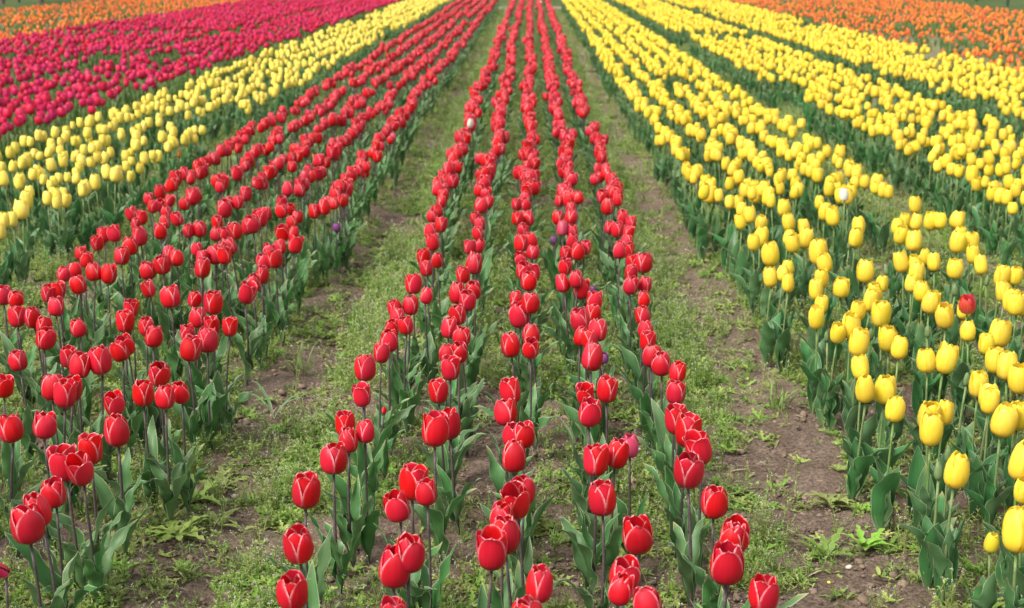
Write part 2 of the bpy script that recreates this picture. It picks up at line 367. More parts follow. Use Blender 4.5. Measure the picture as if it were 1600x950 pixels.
# ------------------------------------------------------------------ tulip pieces
def petal(kind, outer, az, rg, openness):
    vs = np.array([0, .06, .15, .28, .45, .62, .76, .87, .95, 1.0]); us = np.array([-1, -.86, -.55, -.2, .2, .55, .86, 1.])
    if kind == 'egg':      # yellow: taller, tips closing
        rr = np.interp(vs, [0, .06, .15, .28, .45, .62, .76, .87, .95, 1], [.006, .0165, .0245, .0295, .0315, .0305, .0275, .0235, .0195, .0165])
        zz = np.interp(vs, [0, .06, .15, .28, .45, .62, .76, .87, .95, 1], [0, .0022, .0085, .020, .038, .056, .0705, .081, .0875, .0905])
        wf = np.interp(vs, [0, .15, .3, .5, .7, .85, .95, 1], [.6, .9, 1.03, 1.05, .98, .82, .55, .10])
    else:                  # cup: red, with a wider mouth
        rr = np.interp(vs, [0, .06, .15, .28, .45, .62, .76, .87, .95, 1], [.006, .0165, .0255, .0315, .0340, .0335, .0310, .0278, .0250, .0235])
        zz = np.interp(vs, [0, .06, .15, .28, .45, .62, .76, .87, .95, 1], [0, .002, .0078, .0185, .0355, .0525, .0665, .0765, .0830, .0860])
        wf = np.interp(vs, [0, .15, .3, .5, .7, .85, .95, 1], [.6, .9, 1.02, 1.03, .90, .70, .42, .05])
    rr = rr * (1.0 if outer else 0.89); zz = zz * (rg.uniform(.95, 1.02) if outer else rg.uniform(0.96, 1.05))
    wl = 1.0 if outer else 1.02
    hw = R(61) * wf * wl
    flare = openness * vs ** 2.5
    P = np.zeros((len(vs), len(us), 3)); A = np.zeros_like(P)
    ph = rg.uniform(0, 6.28); wob = rg.uniform(0.0005, 0.0018); tipcurl = rg.uniform(-0.004, 0.006)
    for j, v in enumerate(vs):
        for i, u in enumerate(us):
            r = rr[j] + flare[j] + tipcurl * max(0, v - .8) / .2
            th = u * hw[j]
            flat = 1 + (0.09 if outer else 0.0) * (u * u) * v                      # edges stand off a little
            r2 = r * flat + wob * math.sin(u * 4 + v * 7 + ph) * v
            # notch/fold along the midline
            r2 -= 0.0006 * math.exp(-(u / 0.25) ** 2) * v
            z = zz[j] - 0.006 * (abs(u) ** 2.2) * max(0, v - .55) + wob * math.sin(3 * u + ph) * v
            P[j, i] = (r2 * math.cos(th), r2 * math.sin(th), z)
            halfm = max(hw[j] * rr[j], 1e-4)
            A[j, i] = (min((1 - abs(u)) * halfm, (1 - v) * 0.085 + (1 - abs(u)) * 0.001), v, u * 0.5 + rg.random() * 0.0)
    g = G().grid(P, A)
    m = Matrix.Rotation(az, 4, 'Z') @ Matrix.Rotation(rg.uniform(-0.03, 0.03), 4, 'X')
    return G().add(g, m)
def flower_geo(shape, rg, openness=None, scale=(1, 1, 1)):
    if openness is None: openness = rg.uniform(-0.003, 0.0035)
    out = []
    a0 = rg.uniform(0, 6.28)
    for k in range(6):
        outer = k % 2 == 0
        g = petal(shape, outer, a0 + k * math.pi / 3 + rg.uniform(-.06, .06), rg, openness + rg.uniform(-.0012, .0012))
        out.append(G().add(g, Matrix.Diagonal((*scale, 1))))
    core = G(); core.ball((0, 0, 0.001), 0.0075, 0, 8, 3, 0.55)
    core.tube([(0, 0, 0.003), (0, 0, 0.016), (0, 0, 0.030)], [0.004, 0.0036, 0.0028], 6)
    core.ball((0, 0, 0.031), 0.0045, 0, 6, 2, 0.5)
    for k in range(6):
        a = k * 1.047; core.tube([(0.004 * math.cos(a), 0.004 * math.sin(a), .003), (0.010 * math.cos(a), .010 * math.sin(a), .022)], [.0012, .0016], 4)
    return out, G().add(core, Matrix.Diagonal((*scale, 1)))
def stem_geo(rg, r0=0.0044, r1=0.0034):
    bow = rg.uniform(-0.012, 0.012); bow2 = rg.uniform(-0.008, 0.008)
    pts = [(bow * math.sin(math.pi * t), bow2 * math.sin(math.pi * t), -0.03 * (1 - t) + t) for t in np.linspace(0, 1, 7)]
    return G().tube(pts, list(np.linspace(r0, r1, 7)), 7)          # unit height, scaled along z per plant
def leaf_geo(rg, L, Wd, e0, e1, wave, fold=0.9, tipback=0.0):
    ns = 15; us = np.array([-1, -.55, 0, .55, 1.]); ss = np.linspace(0, 1, ns)
    wid = np.interp(ss, [0, .08, .2, .38, .6, .78, .9, .97, 1], [.34, .55, .82, 1, .9, .62, .34, .13, .012]) * Wd
    P = np.zeros((ns, 5, 3)); A = np.zeros_like(P)
    x = z = 0.0; yv = 0.0; ph1, ph2 = rg.uniform(0, 6.28), rg.uniform(0, 6.28); nw = rg.uniform(2.0, 3.6); side = rg.uniform(-.10, .10); tw = rg.uniform(-.7, .7)
    for j, s in enumerate(ss):
        e = R(e0 + (e1 - e0) * s ** 1.7) - tipback * max(0, s - .75) * 4
        if j: x += L / (ns - 1) * math.cos(e); z += L / (ns - 1) * math.sin(e); yv += L / (ns - 1) * side * s
        c, sn = math.cos(e), math.sin(e); T = np.array([c, 0, sn]); Nn = np.array([-sn, 0, c]); B = np.array([0, 1., 0])
        tt = tw * s; Bt = B * math.cos(tt) + Nn * math.sin(tt); Nt = Nn * math.cos(tt) - B * math.sin(tt)
        fo = fold * (1 - 0.75 * s) + 0.12
        for i, u in enumerate(us):
            wv = wave * math.sin(2 * math.pi * nw * s + (ph1 if u > 0 else ph2)) * abs(u) ** 1.5 * min(1, s * 4) * (1 - s ** 4)
            lat = wid[j] * math.sin(min(1.4, abs(u) * (0.6 + 0.6 * 1)) * 1.0) / math.sin(1.2) * np.sign(u) * math.cos(fo * 0.45)
            up = wid[j] * abs(u) ** 1.4 * math.sin(fo) * 0.9 + wv
            P[j, i] = np.array([x, yv, z]) + Bt * lat + Nt * up
            A[j, i] = ((1 - abs(u)) * wid[j], s, u)
    return G().grid(P, A)

HF = {'red': .086, 'yellow': .0905}
SHAPE = {'lemon': 'egg', 'red': 'cup', 'yellow': 'egg', 'magenta': 'cup', 'orange': 'egg', 'white': 'egg', 'pink': 'egg', 'purple': 'egg', 'streaked': 'cup', 'bud': 'egg', 'opening': 'egg'}
LEAFM = {'red': 'leaf_red', 'yellow': 'leaf_yellow', 'magenta': 'leaf_green', 'orange': 'leaf_green'}
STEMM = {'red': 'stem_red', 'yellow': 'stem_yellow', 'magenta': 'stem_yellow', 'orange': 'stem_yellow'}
PROP = {'lemon': (1, 1, 1), 'red': (1, 1, 1), 'yellow': (1, 1, 1), 'magenta': (1.05, 1.05, .95), 'orange': (.9, .9, .85), 'white': (.85, .85, .95), 'pink': (.85, .85, .9),
        'purple': (.75, .75, .6), 'streaked': (1.05, 1.05, .98), 'bud': (.42, .42, .62), 'opening': (.72, .72, .72)}

FGEO, FMESH = {}, {}
for kind, nvar in (('red', 16), ('yellow', 14), ('lemon', 6), ('magenta', 6), ('orange', 6), ('white', 1), ('pink', 2), ('purple', 2), ('streaked', 1), ('bud', 3), ('opening', 1)):
    FGEO[kind] = []; FMESH[kind] = []
    for i in range(nvar):
        opn = None if kind in ('red', 'yellow', 'magenta', 'lemon') else rnd.uniform(-.003, .001)
        if kind == 'red' and i in (2, 6, 11): opn = (0.0065, 0.009, 0.0045)[(2, 6, 11).index(i)]
        if kind == 'red' and i in (4, 9, 14): opn = -0.0065
        if kind == 'yellow' and i in (3, 8): opn = 0.004
        sx = rnd.uniform(.93, 1.07); sz = rnd.uniform(.93, 1.06)
        if kind == 'orange': opn = rnd.uniform(0, .006)
        if kind == 'bud': opn = -0.012
        pets, core = flower_geo(SHAPE[kind], rnd, opn, tuple(np.array(PROP[kind]) * (sx, sx, sz)))
        FGEO[kind].append((pets, core))
        if True:
            pm = [p.mesh('petal', [M[kind]]) for p in pets]
            whole = None
            if kind in ('magenta',):
                w_ = G()
                for p in pets: w_.add(p, None, 0)
                w_.add(core, None, 1); whole = w_.mesh('flower', [M[kind], M['pistil']])
            FMESH[kind].append((pm, core.mesh('flower', [M['pistil']]), whole))
SGEO = [stem_geo(rnd) for _ in range(5)]
SMESH = {k: [s.mesh('stem', [M[k]]) for s in SGEO] for k in ('stem_red', 'stem_yellow')}
LGEO = {'red': [], 'yellow': [], 'magenta': []}
for i in range(16):
    up = i % 3
    LGEO['red'].append(leaf_geo(rnd, rnd.uniform(.19, .27), rnd.uniform(.019, .027), rnd.uniform(70, 86), (rnd.uniform(52, 75), rnd.uniform(35, 60), rnd.uniform(5, 35))[up], rnd.uniform(.009, .018)))
    LGEO['yellow'].append(leaf_geo(rnd, rnd.uniform(.19, .26), rnd.uniform(.029, .040), rnd.uniform(70, 88), (rnd.uniform(62, 84), rnd.uniform(50, 72), rnd.uniform(20, 50))[up], rnd.uniform(.006, .015), 1.0))
    LGEO['magenta'].append(leaf_geo(rnd, rnd.uniform(.18, .26), rnd.uniform(.018, .028), rnd.uniform(74, 88), rnd.uniform(45, 80), rnd.uniform(.003, .007)))
LGEO['orange'] = LGEO['magenta']
LMESH = {k: [g.mesh('leaf', [M[LEAFM[k]]]) for g in LGEO[k]] for k in ('red', 'yellow', 'magenta')}

def plant_spec(kind, rg):
    """how the leaves of one plant stand: (leaf variant, azimuth, height on the stem, scale)"""
    nl = {'red': 4, 'yellow': 5, 'magenta': 4, 'orange': 3}[kind] + (rg.random() < 0.3)
    a0 = rg.uniform(0, 6.28); out = []
    for k in range(nl):
        s = rg.uniform(.85, 1.12) * (1 - 0.10 * k)
        out.append((rg.randrange(16), a0 + k * 2.4 + rg.uniform(-.5, .5), 0.004 + 0.017 * k, s))
    return out
def tilt_matrix(t):
    return Matrix.Rotation(t[1], 4, 'Y') @ Matrix.Rotation(t[0], 4, 'X')

# ------------------------------------------------------------------ where the tulips stand, measured on the photograph (x, y, height of the bloom), in four enlarged views
K4 = 1600 / 540.0
REDS = [
 ((0, 310), "705 35 65,740 30 60,780 10 55,615 72 65,658 90 65,773 65 65,630 118 65,828 92 70,852 22 65,760 108 60,742 152 75,880 147 68,925 140 80,482 172 70,535 163 78,453 206 70,650 175 90,600 222 85,372 252 70,560 265 85,398 287 75,440 337 90,497 352 88,290 348 75,347 333 66,367 398 88,790 255 80,820 278 75,757 305 90,687 333 88,1005 107 65,995 163 70,1043 160 58,1038 48 85,1060 20 65,1097 20 60,1090 147 80,1170 120 85,1140 130 72,1205 90 85,1235 70 68,1310 55 68,1300 25 62,1352 45 58,1375 85 62,1355 110 65,1312 160 80,1358 160 60,1360 213 85,1300 225 68,1240 238 65,1275 280 85,1225 293 85,1212 350 85,1170 388 85,1132 437 100,910 233 68,1070 222 80,1030 240 78,1000 262 90,1040 265 82,932 278 72,932 320 95,697 418 78,790 453 110,895 463 78,987 485 108,607 508 80,577 570 105,678 590 90,705 642 98,920 550 100,982 592 75,960 655 122,870 620 85,870 697 115,1065 593 85,590 674 98,567 703 100,735 800 125,472 750 128,362 768 125,312 735 85,660 900 120,765 918 115,842 895 95,533 947 112,235 875 125,300 905 125,335 880 112,15 868 100,87 748 100,200 646 108,200 585 82,153 548 100,75 548 98,257 502 90,268 428 82,222 442 68,73 462 80,15 450 90,370 597 90,1455 60 68,1505 40 75,1525 18 60,1548 20 60,1590 10 60"),
 ((530, 310), "20 10 60,470 15 58,458 55 60,428 77 68,465 123 72,422 150 77,437 205 76,393 272 78,452 285 70,405 325 75,342 395 94,395 448 77,330 495 90,265 505 80,270 547 84,312 585 78,240 596 85,230 658 110,193 715 92,120 787 120,108 910 105,655 30 78,690 12 60,632 88 65,650 118 66,645 160 64,640 215 68,608 227 68,622 298 105,577 355 76,628 422 90,545 435 105,590 472 95,550 535 100,505 597 103,560 637 97,495 714 92,555 710 102,513 787 112,458 893 112,825 25 62,870 25 60,822 88 70,878 90 80,850 142 66,888 195 80,840 210 77,893 247 58,845 275 66,850 332 84,903 345 86,877 385 90,820 465 80,885 485 100,838 538 122,885 628 100,885 690 85,797 675 120,802 890 116,1018 10 56,1060 8 55,1070 42 58,1013 88 68,1070 85 75,1075 150 62,1078 197 60,1050 255 72,1105 243 86,1135 228 64,1043 317 76,1100 375 82,1042 392 86,1127 420 95,1180 475 92,1130 557 120,1175 532 90,1190 605 110,1115 640 85,1162 652 80,1163 735 130,1238 885 122,1145 905 85,1240 37 76,1287 10 58,1315 90 70,1352 115 60,1250 132 62,1287 142 78,1332 157 62,1330 198 68,1298 238 85,1340 237 78,1405 293 100,1355 290 72,1347 342 70,1345 400 90,1413 395 78,1412 465 78,1412 540 92,1420 607 84,1425 660 84,1440 727 106,1493 763 116,1563 800 102,1555 900 112"),
 ((0, 630), "60 110 140,200 100 132,545 125 150,300 280 165,378 300 145,420 217 140,255 410 142,190 485 166,135 560 182,1410 408 160,1385 645 182,1355 868 175,1540 251 150"),
 ((530, 630), "30 100 110,45 170 122,118 130 105,438 125 148,512 97 136,340 368 162,408 410 95,280 470 152,320 698 170,250 753 195,260 968 160,775 37 132,800 140 122,850 142 126,803 245 148,855 402 140,825 440 158,752 522 142,765 610 178,712 680 182,920 840 168,845 978 140,912 972 140,1155 35 142,1278 230 140,1185 268 143,1223 443 158,1393 598 186,1320 790 172,1290 862 120,1437 930 160,1565 80 130"),
 ((1060, 630), "45 133 146,110 210 152,42 292 178,163 455 156,262 600 165,245 625 150,222 733 208,395 875 178"),
]
YELLOWS = [
 ((0, 310), "105 50 90,118 12 80,15 103 68,55 97 68,0 157 70,220 0 65,263 18 62,300 10 62"),
 ((1060, 310), "240 18 62,275 20 62,290 52 62,332 77 74,293 108 68,382 112 74,378 175 88,348 202 78,430 13 62,487 42 77,518 110 80,585 134 72,510 178 72,587 187 88,535 205 86,432 255 108,508 320 74,487 348 74,432 367 88,512 392 80,675 62 80,722 83 86,655 18 66,837 125 80,820 180 90,650 250 112,690 297 92,663 370 88,640 425 90,660 490 84,642 555 100,863 338 106,755 410 98,943 395 72,918 437 86,890 475 98,830 517 90,938 535 118,737 617 94,795 590 118,832 670 122,980 650 118,1023 690 106,852 785 106,875 880 130,957 880 136,1030 165 88,1092 197 98,1050 107 72,1095 110 72,1010 132 72,1165 103 86,1212 103 78,1098 32 74,1285 97 88,1303 162 78,1290 205 96,1355 213 96,1370 260 80,1147 267 76,1185 297 80,1040 295 94,1098 297 80,1103 347 96,1078 396 76,1128 430 94,1162 480 106,1280 323 96,1405 310 84,1240 545 110,1320 518 84,1343 615 94,1493 360 96,1555 355 88,1515 435 92,1543 475 106,1570 490 106,1598 490 104,1483 625 130,1423 676 94,1475 750 122,1520 780 126,1585 835 136,1388 862 117,1440 915 122,1155 750 116,1225 745 134,1550 42 60"),
 ((1060, 630), "1002 28 118,1157 58 134,1226 46 104,1168 126 145,1440 -5 108,1497 80 156,1570 60 125,1280 310 166,1578 275 164,1572 597 194,1600 398 110"),
]
SPECIALS = [  # source x, y, bloom height, kind of bloom, label
 (877.6, 357, 24, 'pink', 'pink closed tulip above a tiny purple one in the central bed'),
 (984, 696, 33, 'pink', 'drooping pink tulip behind two red ones at the front of the central bed'),
 (614, 214, 13, 'pink', 'small pale pink tulip in the weedy path beside the left red bed'),
 (866, 375, 15, 'purple', 'tiny purple tulip below a pink one in the central bed'),
 (926.5, 452, 14, 'purple', 'tiny purple tulip peeking out behind red blooms halfway along the central bed'),
 (942, 560, 20, 'purple', 'small purple tulip half hidden beside a large red bloom in the central bed'),
 (526, 355, 17, 'purple', 'small purple tulip at the path edge of the left red bed'),
 (1512, 474, 31, 'streaked', 'single red tulip with pale streaks standing among the yellow tulips'),
 (734, 192, 15, 'white', 'lone white tulip in the leftmost row of the central red bed'),
 (845.5, 3, 5, 'white', 'white tulip at the far end of the red rows'),
 (1320, 304, 18, 'white', 'lone white tulip among the yellow tulips beside the soil path'),
 (1548, 848, 31, 'opening', 'small greenish yellow tulip just opening beside a large yellow bloom'),
 (600, 642, 18, 'redbud', 'small low red tulip bud beside the second row of the central bed'),
 (280, 242, 9, 'orange', 'small low orange tulip on the weedy strip between the left yellow and red beds'),
 (490, 245, 9, 'orange', 'small low orange tulip half hidden inside the left red bed'),
 (8, 876, 36, 'wilted', 'wilted crimson tulip losing its petals at the lower left corner'),
]
BUDS = [(1060, 310, "967 330 50,975 385 50,1283 420 60,1425 380 50,1155 615 62,890 628 62,690 635 56,1335 835 66,790 215 42,330 165 46"), (1060, 630, "1207 312 92,1250 235 76")]

TULIPS = []   # dict per tulip
def bed_row(kind, x):
    best = None
    for bi, (k, a, b, n, nm) in enumerate(BEDS):
        if k != kind: continue
        for r in range(n):
            rx = KX * (a + (b - a) * r / (n - 1)); d = abs(x - rx)
            if best is None or d < best[0]: best = (d, bi, r)
    return best[1], best[2]
def place(kind, px, py, hpx, hc, color=None, **kw):
    """a bloom seen at a place in the photograph, standing hc above the soil"""
    z = hc
    for _ in range(3):
        p = unproject(px, py, z); z = hc + float(gz(p.x, p.y))
    depth = project(p.x, p.y, z)[2]
    s = hpx * depth / (FPX * 0.0855)
    t = (rnd.gauss(0, .035), rnd.gauss(0, .035))
    base = p - tilt_matrix(t).to_3x3() @ Vector((0, 0, hc))
    d = dict(kind=kind, color=color or kind, x=base.x, y=base.y, z=float(gz(base.x, base.y)), hc=hc, s=min(1.22, max(.34 if color in ('purple', 'opening', 'bud', 'orange') else .72, s)), tilt=t,
             yaw=rnd.uniform(0, 6.28), fx=p.x, depth=depth, px=(px, py), inframe=True, solo=False)
    d['bed'], d['row'] = bed_row(kind, p.x)
    if d['bed'] == 3 and d['color'] == 'yellow': d['color'] = 'lemon'
    d.update(kw); TULIPS.append(d); return d
for data, kind in ((REDS, 'red'), (YELLOWS, 'yellow')):
    for (ox, oy), txt in data:
        for t in txt.split(','):
            a, b, h = map(float, t.split())
            d = place(kind, ox + a / K4, oy + b / K4, h / K4, (0.362 if kind == 'red' else 0.345) + rnd.gauss(0, .012))
SOLO = []
for px, py, h, col, lab in SPECIALS:
    k = 'yellow' if px > 1250 and col in ('white', 'streaked', 'opening') else 'red'
    hc = {'purple': .25, 'orange': .2, 'redbud': .22, 'opening': .28, 'streaked': .42, 'white': .43}.get(col, .36)
    d = place(k, px, py, h, hc, col, solo=True, label=lab)
    if col == 'white': d['s'] = 0.75
    if col == 'purple': d['s'] *= 0.8
for ox, oy, txt in BUDS:
    for t in txt.split(','):
        a, b, h = map(float, t.split())
        place('yellow', ox + a / K4, oy + b / K4, h / K4, .31 + rnd.gauss(0, .01), 'bud', isbud=True)

SP = {'red': (.105, .018, .03), 'yellow': (.092, .030, .022), 'magenta': (.112, .045, .04), 'orange': (.21, .06, .07)}
MEANS = {0: .85, 1: .81, 2: .86, 3: .77, 4: .84, 5: .82, 6: .86, 7: .85, 8: .84}
for bi, (kind, a, b, nrow, nm) in enumerate(BEDS):
    sp, lat, wig = SP[kind]
    for r in range(nrow):
        rx = KX * (a + (b - a) * r / (nrow - 1))
        y = 1.0 + rnd.random() * .1
        while y < FIELD_END:
            y += sp * rnd.uniform(.55, 1.45) * {3: 1.22, 4: 1.12, 5: 1.2}.get(bi, 1)
            x = rx + wig * 2 * (float(N1(rx * 3, y, .55)) - .5) + rnd.gauss(0, lat)
            hc = {'red': .362, 'yellow': .345, 'magenta': .36, 'orange': .33}[kind] + rnd.gauss(0, .016)
            z = float(gz(x, y)); pr = project(x, y, z + hc)
            if pr is None: continue
            px, py, dep = pr
            if float(N4(x * 1.0 + bi, y, 1.1)) < {'red': .15, 'yellow': .17, 'magenta': .18, 'orange': .27}[kind]: continue      # gaps in the rows
            if kind == 'yellow' and bi in (2, 4, 5) and float(N2(x, y, 1.6)) < (.24 if bi == 5 else .13): continue
            inside = -45 < px < 1645 and py < 1000
            if bi in (0, 1, 2, 3) and inside and py > 309: continue                               # measured one by one above
            if px < -420 or px > 2020 or py > 1500: continue
            if 950 < py < 1015 and -45 < px < 1645: continue
            t = (rnd.gauss(0, .05), rnd.gauss(0, .05))
            TULIPS.append(dict(kind=kind, color='lemon' if bi == 3 else kind, x=x, y=y, z=z, hc=hc, s=min(1.2, max(.6, rnd.gauss(MEANS.get(bi, .84), .09))), tilt=t, yaw=rnd.uniform(0, 6.28), fx=x, depth=dep,
                               px=(px, py), inframe=(2 < px < 1598 and 3 < py < 948), solo=False, bed=bi, row=r))

ONES = 'zeroth first second third fourth fifth sixth seventh eighth ninth tenth eleventh twelfth thirteenth fourteenth fifteenth sixteenth seventeenth eighteenth nineteenth'.split()
TENS = ' _ twenty thirty forty fifty sixty seventy eighty ninety'.split(' ')
TENTHS = ' _ twentieth thirtieth fortieth fiftieth sixtieth seventieth eightieth ninetieth'.split(' ')
TENS = {2: 'twenty', 3: 'thirty', 4: 'forty', 5: 'fifty', 6: 'sixty', 7: 'seventy', 8: 'eighty', 9: 'ninety'}
TENTHS = {2: 'twentieth', 3: 'thirtieth', 4: 'fortieth', 5: 'fiftieth', 6: 'sixtieth', 7: 'seventieth', 8: 'eightieth', 9: 'ninetieth'}
def ordinal(n):
    if n < 20: return ONES[n]
    if n < 100: return TENTHS[n // 10] if n % 10 == 0 else TENS[n // 10] + '-' + ONES[n % 10]
    return 'hundred-and-' + ordinal(n - 100)
def rowname(r, n):
    if n == 5: return ('leftmost', 'second-left', 'middle', 'second-right', 'rightmost')[r]
    return ('leftmost', 'second-left', 'third-left', 'middle', 'third-right', 'second-right', 'rightmost')[r]

LOOK = {'red': 'white-edged red', 'yellow': 'yellow', 'magenta': 'magenta', 'orange': 'orange'}
GROUP = {'red': 'red tulips in rows', 'yellow': 'yellow tulips in rows', 'magenta': 'magenta tulips in rows', 'orange': 'orange tulips in rows'}
def build_tulip(d, label, name, group):
    kind, col = d['kind'], d['color']
    rg = random.Random(int(abs(d['x']) * 9173 + d['y'] * 5531))
    root = obj(name, None, None, (d['x'], d['y'], d['z']), Matrix.Rotation(0, 3, 'Z').to_euler())
    root.rotation_euler = (tilt_matrix(d['tilt']) @ Matrix.Rotation(d['yaw'], 4, 'Z')).to_euler()
    root.empty_display_size = 0.05
    tag(root, label, 'tulip', group)
    s = d['s']; fh = 0.086 * PROP[col if col in PROP else 'red'][2]
    fs = s / (PROP[col][2] if col in ('purple', 'bud', 'opening', 'white', 'pink', 'orange') else 1.0)
    if col == 'redbud': fs = s * 0.75; fh *= 0.4
    top = d['hc'] - 0.5 * fh * fs
    sm = SMESH[STEMM[kind]]
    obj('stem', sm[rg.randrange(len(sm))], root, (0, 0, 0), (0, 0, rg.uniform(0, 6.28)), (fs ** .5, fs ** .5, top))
    lk = kind if kind in LMESH else 'magenta'
    lsc = min(1.12, max(.8, top / .32))
    for (v, az, hz, sc) in plant_spec(kind, rg):
        obj('leaf', LMESH[lk][v], root, (0.003 * math.cos(az), 0.003 * math.sin(az), hz), (0, 0, az), (sc * lsc,) * 3)
    nod = rg.gauss(0, .11)
    if col == 'wilted':
        f = obj('flower', FMESH['red'][0][1], root, (0, 0, top), (.5, .2, 0), (1.2,) * 3)
        for k in (0, 2, 3): obj('petal', FMESH['magenta'][1][0][k], f, (0.004, 0, 0.004 * k), (rg.uniform(-.5, .5), rg.uniform(.1, .5), 0), (.62, .55, .65))
        return root
    if col == 'redbud':
        fm = FMESH['red'][1]; f = obj('flower', fm[1], root, (0, 0, top), (nod, 0, 0), (fs * .42, fs * .42, fs * .5))
    else:
        fl = FMESH[col]; fm = fl[rg.randrange(len(fl))]
        if fm[2] is not None:
            obj('flower', fm[2], root, (0, 0, top), (nod, rg.gauss(0, .06), 0), (fs,) * 3); return root
        f = obj('flower', fm[1], root, (0, 0, top), (nod, rg.gauss(0, .11), rg.uniform(0, 6.28)), (fs,) * 3)
    for p in fm[0]: obj('petal', p, f)
    return root

# whole plants in one mesh, for the far tulips
def whole_plant(kind, rg, i, col=None):
    col = col or kind
    g = G(); pets, core = FGEO[col][i % len(FGEO[col])]
    top = 0.36 - 0.043
    g.add(SGEO[i % 5], Matrix.Diagonal((1, 1, top, 1)), 2)
    for (v, az, hz, sc) in plant_spec(kind, rg):
        g.add(LGEO[kind][v], Matrix.Translation((0.003 * math.cos(az), 0.003 * math.sin(az), hz)) @ Matrix.Rotation(az, 4, 'Z') @ Matrix.Scale(sc, 4), 3)
    fmx = Matrix.Translation((0, 0, top)) @ Matrix.Rotation(rg.gauss(0, .06), 4, 'X')
    for p in pets: g.add(p, fmx, 0)
    g.add(core, fmx, 1)
    return g.mesh(kind + '_tulip', [M[col], M['pistil'], M[STEMM[kind]], M[LEAFM[kind]]])
WHOLE = {k: [whole_plant(k, rnd, i) for i in range(10)] for k in ('red', 'yellow', 'magenta', 'orange')}
WHOLE['yellow'] += [whole_plant('yellow', rnd, i, 'lemon') for i in range(10)]

def scatter(name, meshes, pts, rots, scls, var, label):
    """one object whose points carry copies of the given meshes"""
    colv = bpy.data.collections.new(name + '_variants')
    for i, me in enumerate(meshes): colv.objects.link(bpy.data.objects.new('%s_variant_%02d' % (name, i), me))
    me = bpy.data.meshes.new(name); n = len(pts)
    me.vertices.add(n); me.vertices.foreach_set('co', np.array(pts, np.float32).ravel())
    me.attributes.new('rot', 'FLOAT_VECTOR', 'POINT').data.foreach_set('vector', np.array(rots, np.float32).ravel())
    me.attributes.new('scl', 'FLOAT', 'POINT').data.foreach_set('value', np.array(scls, np.float32))
    me.attributes.new('var', 'INT', 'POINT').data.foreach_set('value', np.array(var, np.int32))
    o = obj(name, me)
    ng = bpy.data.node_groups.new(name, 'GeometryNodeTree')
    ng.interface.new_socket('Geometry', in_out='INPUT', socket_type='NodeSocketGeometry')
    ng.interface.new_socket('Geometry', in_out='OUTPUT', socket_type='NodeSocketGeometry')
    n_, l_ = ng.nodes, ng.links
    gi, go = n_.new('NodeGroupInput'), n_.new('NodeGroupOutput')
    ci = n_.new('GeometryNodeCollectionInfo'); ci.inputs['Collection'].default_value = colv
    ci.inputs['Separate Children'].default_value = True; ci.inputs['Reset Children'].default_value = True
    ip = n_.new('GeometryNodeInstanceOnPoints'); ip.inputs['Pick Instance'].default_value = True
    def na(nm, ty):
        a = n_.new('GeometryNodeInputNamedAttribute'); a.data_type = ty; a.inputs['Name'].default_value = nm
        return [s for s in a.outputs if s.enabled and s.name == 'Attribute'][0]
    l_.new(gi.outputs[0], ip.inputs['Points']); l_.new(ci.outputs[0], ip.inputs['Instance'])
    l_.new(na('var', 'INT'), ip.inputs['Instance Index']); l_.new(na('rot', 'FLOAT_VECTOR'), ip.inputs['Rotation']); l_.new(na('scl', 'FLOAT'), ip.inputs['Scale'])
    l_.new(ip.outputs[0], go.inputs[0])
    md = o.modifiers.new('scatter', 'NODES'); md.node_group = ng
    tag(o, label, None, None, 'stuff'); return o

LIM = 300
for kind in ('red', 'yellow', 'magenta', 'orange'):
    own = [d for d in TULIPS if d['kind'] == kind and not d['solo'] and d['inframe']]
    own.sort(key=lambda d: d['depth'])
    single = own[:LIM]; ids = {id(d) for d in single}
    rank = {}
    for d in single:
        if d.get('isbud'):
            k = ('bud',); rank[k] = rank.get(k, 0) + 1
            lab = 'closed green tulip bud, %s from the front among the yellow tulips' % ordinal(rank[k])
        else:
            k = (d['bed'], d['row']); rank[k] = rank.get(k, 0) + 1
            b = BEDS[d['bed']]
            lab = '%s tulip %s from the front in the %s row of the %s' % (LOOK[kind], ordinal(rank[k]), rowname(d['row'], b[3]), b[4])
        if kind == 'orange':
            o = obj('orange_tulip', WHOLE[kind][rnd.randrange(10)], None, (d['x'], d['y'], d['z'] - .03 + d['hc'] - .33),
                    (tilt_matrix(d['tilt']) @ Matrix.Rotation(d['yaw'], 4, 'Z')).to_euler(), (d['s'],) * 3)
            tag(o, lab, 'tulip', GROUP[kind])
        else:
            build_tulip(d, lab, 'tulip_bud' if d.get('isbud') else kind + '_tulip', 'green tulip buds' if d.get('isbud') else GROUP[kind])
    rest = [d for d in TULIPS if d['kind'] == kind and not d['solo'] and id(d) not in ids and not d.get('isbud')]
    scatter(kind + '_tulips', WHOLE[kind], [(d['x'], d['y'], d['z'] + (d['hc'] - .36 * d['s'])) for d in rest],
            [tuple((tilt_matrix(d['tilt']) @ Matrix.Rotation(d['yaw'], 4, 'Z')).to_euler()) for d in rest],
            [d['s'] for d in rest], [rnd.randrange(10) + (10 if d['color'] == 'lemon' else 0) for d in rest],
            {'red': 'dense far rows of red tulips running to the top of the field', 'yellow': 'dense far rows of yellow tulips on both sides',
             'magenta': 'dense far rows of magenta tulips on the left', 'orange': 'distant mass of orange tulips along the field edges'}[kind])
for d in TULIPS:
    if d['solo']:
        nm = {'pink': 'pink_tulip', 'purple': 'purple_tulip', 'streaked': 'streaked_tulip', 'white': 'white_tulip', 'opening': 'opening_tulip', 'orange': 'orange_tulip', 'redbud': 'tulip_bud', 'wilted': 'wilted_tulip'}[d['color']]
        build_tulip(d, d['label'], nm, None)

